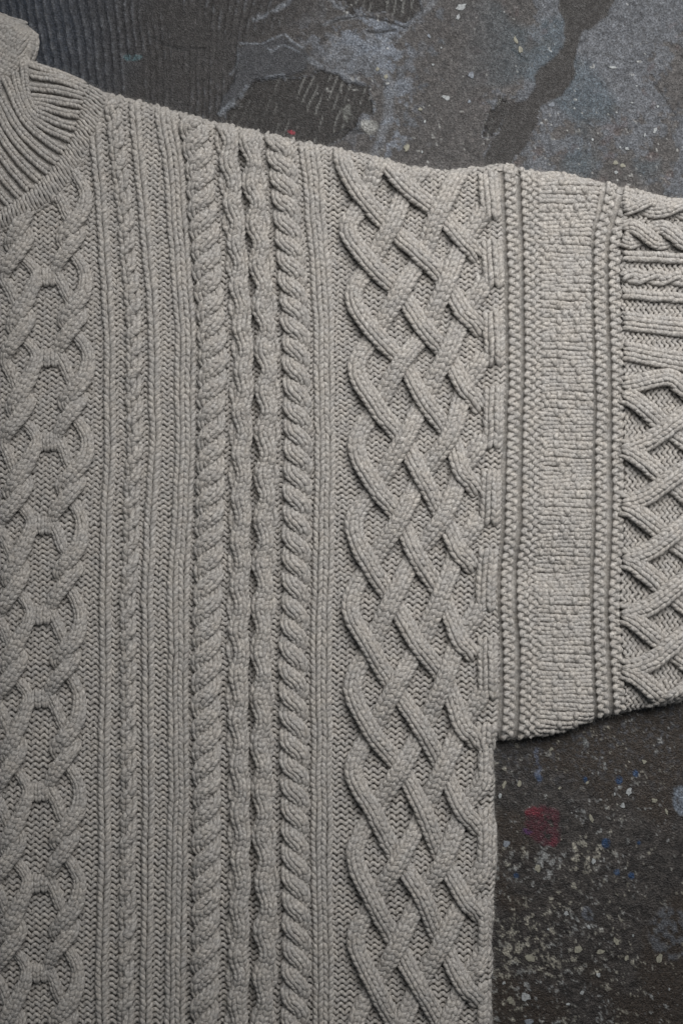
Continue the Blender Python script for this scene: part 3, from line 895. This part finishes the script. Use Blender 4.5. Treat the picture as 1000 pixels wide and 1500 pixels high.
# brown trowelled stroke at the upper right
stroke = [(815, -60), (925, -60), (900, 4), (884, 26), (858, 44), (846, 62), (842, 96), (834, 122), (818, 142), (798, 156), (784, 186), (766, 212), (752, 250), (700, 262), (708, 228),
          (728, 196), (742, 158), (764, 146), (782, 132), (786, 108), (806, 84), (826, 62), (822, 24)]
mk = mask(stroke, 2.0, 0.9)
col = mix(col, colr(0.032, 0.029, 0.027) * (0.82 + 0.36 * n_fine)[..., None], mk); h = h * (1 - 0.7 * mk) - mk * 2.2
lip = smooth(0.05, 0.5, mk) * (1 - smooth(0.5, 0.95, mk)) * smooth(0.45, 0.7, n_mid)
col = mix(col, pale, lip * 0.7)
# blue and rust tints on the slate
tr = smooth(640, 800, X) * smooth(320, 240, Y) * (1 - mk)
col = mix(col, colr(0.050, 0.078, 0.098) * (0.75 + 0.5 * n_fine)[..., None], 0.5 * tr * smooth(0.55, 0.7, fbm(X + 200, Y, 90, 301, 3)))
col = mix(col, colr(0.090, 0.056, 0.054), 0.30 * tr * smooth(0.66, 0.76, fbm(X, Y, 18, 311, 3)) * smooth(0.5, 0.6, n_big + 0.1))
# dark gritty corner at the lower right
lo = smooth(900, 1000, Y)
grit = mix(colr(0.023, 0.020, 0.0185), colr(0.052, 0.046, 0.042), smooth(0.35, 0.65, n_fine))
grit = mix(grit, colr(0.036, 0.027, 0.020), smooth(0.48, 0.62, fbm(X, Y, 110, 321, 3)) * 0.8)
grit = mix(grit, colr(0.068, 0.070, 0.078), smooth(0.6, 0.8, vnoise(X, Y, 4, 331)) * smooth(1200, 1080, Y) * 0.75)
col = mix(col, grit, lo)
h = h * (1 - lo * 0.3) + lo * (n_pix - 0.5) * 1.5
# pale flakes left of old paint
fl = fbm(X, Y, 8, 341, 3, 0.7)
dens = np.clip(0.30 * np.exp(-((Y - 1262) / 26) ** 2) * smooth(980, 860, X) + 0.22 * np.exp(-((Y - 1390) / 50) ** 2 - ((X - 800) / 90) ** 2) + 0.20 * np.exp(-((Y - 1450) / 60) ** 2 - ((X - 745) / 40) ** 2)
               + 0.10 * smooth(1200, 1300, Y) * smooth(1000, 850, X) + 0.06 + 0.16 * np.exp(-((X - 925) / 30) ** 2 - ((Y - 1165) / 34) ** 2) + 0.12 * np.exp(-((X - 850) / 10) ** 2 - ((Y - 1200) / 20) ** 2), 0, 0.4)
thr = 0.80 - 0.50 * dens
mf = smooth(thr, thr + 0.035, fl) * lo
fl2 = vnoise(X, Y, 3.4, 361) * 0.6 + vnoise(X, Y, 7, 362) * 0.4
mf = np.maximum(mf, smooth(0.80, 0.85, fl2 + dens * 0.34) * lo * 0.75)
col = mix(col, mix(cream, colr(0.30, 0.305, 0.30), smooth(0.4, 0.6, n_mid)) * (0.35 + 0.7 * n_fine)[..., None], mf); h = h + mf * 1.0
# speckles of paint on the slate
sp = smooth(0.90, 0.94, vnoise(X, Y, 4.2, 351)) * (1 - lo) * smooth(380, 560, X) * (1 - mk)
col = mix(col, colr(0.42, 0.42, 0.40), sp * 0.7 * smooth(0.45, 0.6, n_mid))
# spilt paint
def spot(cx, cy, rx, ry, c, a, jag=1.0, thr=0.42):
    global col, h
    d = np.sqrt(((X + (wx - X) * jag - cx) / rx) ** 2 + ((Y + (wy - Y) * jag - cy) / ry) ** 2)
    mm = smooth(1.1, 0.85, d) * smooth(thr - 0.12, thr + 0.06, n_fine)
    col = mix(col, colr(*c) * (0.6 + 0.8 * n_fine)[..., None], mm * a); h = h + mm * 0.6
spot(799, 1212, 25, 31, (0.062, 0.012, 0.020), 0.8, 1.5, 0.36)
spot(788, 1192, 11, 8, (0.13, 0.014, 0.024), 0.7, 1.3, 0.45)
spot(811, 1234, 10, 7, (0.11, 0.014, 0.026), 0.6, 1.3, 0.45)
spot(772, 1220, 9, 5, (0.065, 0.022, 0.085), 0.8, 0.6, 0.40)
for cx, cy, r in ((907, 1143, 5.5), (931, 1134, 4.5), (887, 1236, 6), (904, 1278, 4), (925, 1284, 4.2), (757, 1284, 4), (936, 1236, 3), (857, 1144, 3.5), (790, 1140, 4.5)):
    spot(cx, cy, r, r * 1.15, (0.010, 0.040, 0.105), 0.85, 0.25, 0.25)
spot(997, 1172, 13, 20, (0.15, 0.175, 0.21), 0.85, 0.8, 0.30)
spot(855, 1096, 5, 16, (0.17, 0.18, 0.18), 0.7, 0.9, 0.46)
spot(790, 1120, 5, 26, (0.10, 0.12, 0.17), 0.7, 0.9, 0.42)
spot(985, 1370, 34, 40, (0.075, 0.080, 0.090), 0.8, 1.0, 0.50)
spot(862, 1340, 10, 10, (0.10, 0.11, 0.13), 0.7, 1.0, 0.42)
spot(195, 82, 14, 5, (0.075, 0.135, 0.150), 0.7, 0.6, 0.45)
spot(425, 192, 6, 3, (0.30, 0.03, 0.05), 0.8, 0.5, 0.35)
spot(540, 184, 14, 11, (0.26, 0.26, 0.245), 0.85, 0.5, 0.38)
spot(510, 165, 9, 12, (0.17, 0.175, 0.16), 0.6, 0.8, 0.46)

V = np.stack([(X - 500) * S, (750 - Y) * S, (h - 3.0) * S * 0.55 - 0.0007], -1).reshape(-1, 3)
idx = np.arange(X.size).reshape(X.shape)
F = np.stack([idx[:-1, :-1], idx[:-1, 1:], idx[1:, 1:], idx[1:, :-1]], -1).reshape(-1, 4)
# keep the slab below the cloth
V[:, 2] = np.minimum(V[:, 2], 0.0018)
me = mesh_np("floor", V, F)
ca_ = me.color_attributes.new("paint", 'FLOAT_COLOR', 'POINT')
rgba = np.concatenate([np.clip(col, 0, 1).reshape(-1, 3), np.ones((X.size, 1))], 1)
ca_.data.foreach_set("color", np.ascontiguousarray(rgba, np.float32).ravel())
fm = bpy.data.materials.new("old_painted_concrete"); fm.use_nodes = True
nt = fm.node_tree; b = nt.nodes["Principled BSDF"]
at = nd(nt, "ShaderNodeVertexColor"); at.layer_name = "paint"
geo = nd(nt, "ShaderNodeNewGeometry")
g1 = nd(nt, "ShaderNodeTexNoise"); g1.inputs["Scale"].default_value = 900; g1.inputs["Detail"].default_value = 3
g2 = nd(nt, "ShaderNodeTexNoise"); g2.inputs["Scale"].default_value = 330; g2.inputs["Detail"].default_value = 4
for g in (g1, g2): nt.links.new(geo.outputs["Position"], g.inputs["Vector"])
rp = nd(nt, "ShaderNodeValToRGB")
rp.color_ramp.elements[0].position = 0.34; rp.color_ramp.elements[0].color = (0.50, 0.50, 0.51, 1)
rp.color_ramp.elements[1].position = 0.68; rp.color_ramp.elements[1].color = (1.5, 1.5, 1.5, 1)
nt.links.new(g1.outputs[0], rp.inputs[0])
g3 = nd(nt, "ShaderNodeTexVoronoi"); g3.inputs["Scale"].default_value = 620
nt.links.new(geo.outputs["Position"], g3.inputs["Vector"])
rq = nd(nt, "ShaderNodeValToRGB")
rq.color_ramp.elements[0].position = 0.10; rq.color_ramp.elements[0].color = (1.35, 1.35, 1.35, 1)
rq.color_ramp.elements[1].position = 0.62; rq.color_ramp.elements[1].color = (0.62, 0.62, 0.62, 1)
nt.links.new(g3.outputs["Distance"], rq.inputs[0])
mq = nd(nt, "ShaderNodeMix"); mq.data_type = 'RGBA'; mq.blend_type = 'MULTIPLY'; mq.inputs[0].default_value = 0.8
nt.links.new(rp.outputs[0], mq.inputs[6]); nt.links.new(rq.outputs[0], mq.inputs[7])
mu = nd(nt, "ShaderNodeMix"); mu.data_type = 'RGBA'; mu.blend_type = 'MULTIPLY'; mu.inputs[0].default_value = 1.0
nt.links.new(at.outputs[0], mu.inputs[6]); nt.links.new(mq.outputs[2], mu.inputs[7]); nt.links.new(mu.outputs[2], b.inputs["Base Color"])
rr = nd(nt, "ShaderNodeMapRange"); rr.inputs[1].default_value = 0.3; rr.inputs[2].default_value = 0.7; rr.inputs[3].default_value = 0.30; rr.inputs[4].default_value = 0.75
nt.links.new(g2.outputs[0], rr.inputs[0]); nt.links.new(rr.outputs[0], b.inputs["Roughness"])
b.inputs["Specular IOR Level"].default_value = 0.4
bp = nd(nt, "ShaderNodeBump"); bp.inputs["Strength"].default_value = 0.9; bp.inputs["Distance"].default_value = 0.0010
nt.links.new(g1.outputs[0], bp.inputs["Height"]); nt.links.new(bp.outputs[0], b.inputs["Normal"])
floor = link("floor", me, None, fm)
floor["kind"] = "structure"
floor["label"] = "dark paint-stained concrete floor with combed ridges and peeling layers"

# loose chips of pale paint lying on it
def chip_mat(name, c):
    m = bpy.data.materials.new(name); m.use_nodes = True
    nt = m.node_tree; b = nt.nodes["Principled BSDF"]
    g = nd(nt, "ShaderNodeTexNoise"); g.inputs["Scale"].default_value = 700; g.inputs["Detail"].default_value = 3
    ge = nd(nt, "ShaderNodeNewGeometry"); nt.links.new(ge.outputs["Position"], g.inputs["Vector"])
    r = nd(nt, "ShaderNodeValToRGB")
    r.color_ramp.elements[0].position = 0.3; r.color_ramp.elements[0].color = tuple(x * 0.5 for x in c) + (1,)
    r.color_ramp.elements[1].position = 0.65; r.color_ramp.elements[1].color = tuple(c) + (1,)
    nt.links.new(g.outputs[0], r.inputs[0]); nt.links.new(r.outputs[0], b.inputs["Base Color"])
    b.inputs["Roughness"].default_value = 0.7
    return m
CM = [chip_mat("white_paint", (0.34, 0.355, 0.36)), chip_mat("cream_paint", (0.26, 0.25, 0.20)), chip_mat("grey_paint", (0.20, 0.22, 0.25))]
def floor_z(px, py):
    i = int(np.argmin(np.abs(FX - px))); k = int(np.argmin(np.abs(FY - py)))
    return V[idx[i, k], 2]
CHIPS = [(675, 9, 11, 6, -30, 0), (671, 24, 4, 6, 20, 0), (653, 142, 8, 5, 25, 0), (897, 98, 9, 2.6, 10, 0), (918, 217, 5, 3.5, 10, 0), (908, 215, 2.5, 2, 0, 0), (959, 191, 3.5, 6, 25, 0),
         (944, 197, 2, 4, 10, 0), (902, 238, 6, 5, 0, 1), (911, 242, 6, 4, 0, 1), (902, 252, 4, 3, 0, 0), (755, 58, 4, 8, -20, 1), (762, 72, 4, 7, -20, 1), (807, 153, 7, 5, 0, 2),
         (868, 204, 2.5, 2.5, 0, 0), (847, 217, 2, 2, 0, 0), (932, 125, 2.5, 2, 0, 0), (925, 150, 3, 2, 30, 0), (963, 155, 3, 3, 0, 0), (903, 164, 2.5, 2, 0, 0), (634, 94, 2.5, 2.5, 0, 0),
         (646, 69, 2, 2, 0, 0), (615, 159, 4, 3.5, 0, 1), (622, 177, 2, 3, 0, 0), (618, 222, 2, 3, 0, 0), (628, 52, 3, 5, -20, 2), (687, 148, 3, 3, 0, 2), (690, 109, 6, 7, 0, 2),
         (596, 216, 6, 7, 20, 1), (553, 100, 4, 4, 0, 1), (565, 112, 4, 5, 0, 1), (732, 1167, 4, 5, 0, 0), (738, 1150, 4, 7, 20, 1), (761, 1149, 5, 6, 0, 1), (866, 1200, 4, 8, -25, 1), (860, 1147, 4, 3, 0, 1),
         (921, 1160, 5, 8, 25, 0), (912, 1180, 5, 5, 0, 0), (900, 1164, 2, 3, 0, 0), (869, 1262, 4, 6, 0, 0), (742, 1237, 7, 7, 0, 2), (787, 1272, 6, 8, -15, 1), (829, 1339, 5, 4, 0, 0),
         (803, 1362, 3, 2, 0, 0), (862, 1359, 3, 5, -20, 0), (903, 1380, 5, 7, -20, 1), (918, 1404, 5, 6, 15, 1), (965, 1405, 8, 8, 20, 1), (876, 1429, 5, 4, 20, 0), (852, 1455, 5, 4, -20, 0),
         (832, 1472, 4, 2.5, 0, 0), (770, 1461, 10, 8, 0, 0), (747, 1466, 6, 8, -20, 1), (738, 1441, 4, 3, 0, 0), (777, 1405, 11, 6, 25, 1), (846, 1392, 9, 8, 0, 1), (775, 1498, 8, 6, 0, 2), (880, 1395, 8, 4, -10, 1),
         (927, 1371, 2.5, 3, 0, 0), (980, 1450, 2, 3, 0, 0), (976, 1190, 3, 6, -15, 1), (943, 1116, 5, 4, 0, 1), (958, 1173, 6, 4, 0, 1), (807, 1098, 5, 3, -15, 1), (820, 1155, 4, 2.5, -30, 1)]
for px, py, rx, ry, ang, mi in CHIPS:
    n = 11; rx *= 0.88; ry *= 0.88
    a = np.arange(n) / n * 2 * math.pi
    rr_ = 0.62 + 0.55 * rng.random(n)
    ex = np.cos(a) * rx * rr_; ey = np.sin(a) * ry * rr_
    t = math.radians(ang)
    qx = ex * math.cos(t) - ey * math.sin(t); qy = ex * math.sin(t) + ey * math.cos(t)
    th = 0.9 + 0.5 * rng.random()
    vb = np.stack([qx, -qy, np.full(n, -1.2)], -1); vt = np.stack([qx * 0.86, -qy * 0.86, th + rng.normal(size=n) * 0.15], -1)
    VV = np.vstack([vb, vt, [[0, 0, th + 0.2]]]) * S
    FF = [(k, (k + 1) % n, n + (k + 1) % n, n + k) for k in range(n)] + [(n + k, n + (k + 1) % n, 2 * n) for k in range(n)]
    m_ = bpy.data.meshes.new("paint_chip"); m_.from_pydata(VV.tolist(), [], FF); m_.update()
    o = link("paint_chip", m_, floor, CM[mi])
    o.location = ((px - 500) * S, (750 - py) * S, floor_z(px, py))
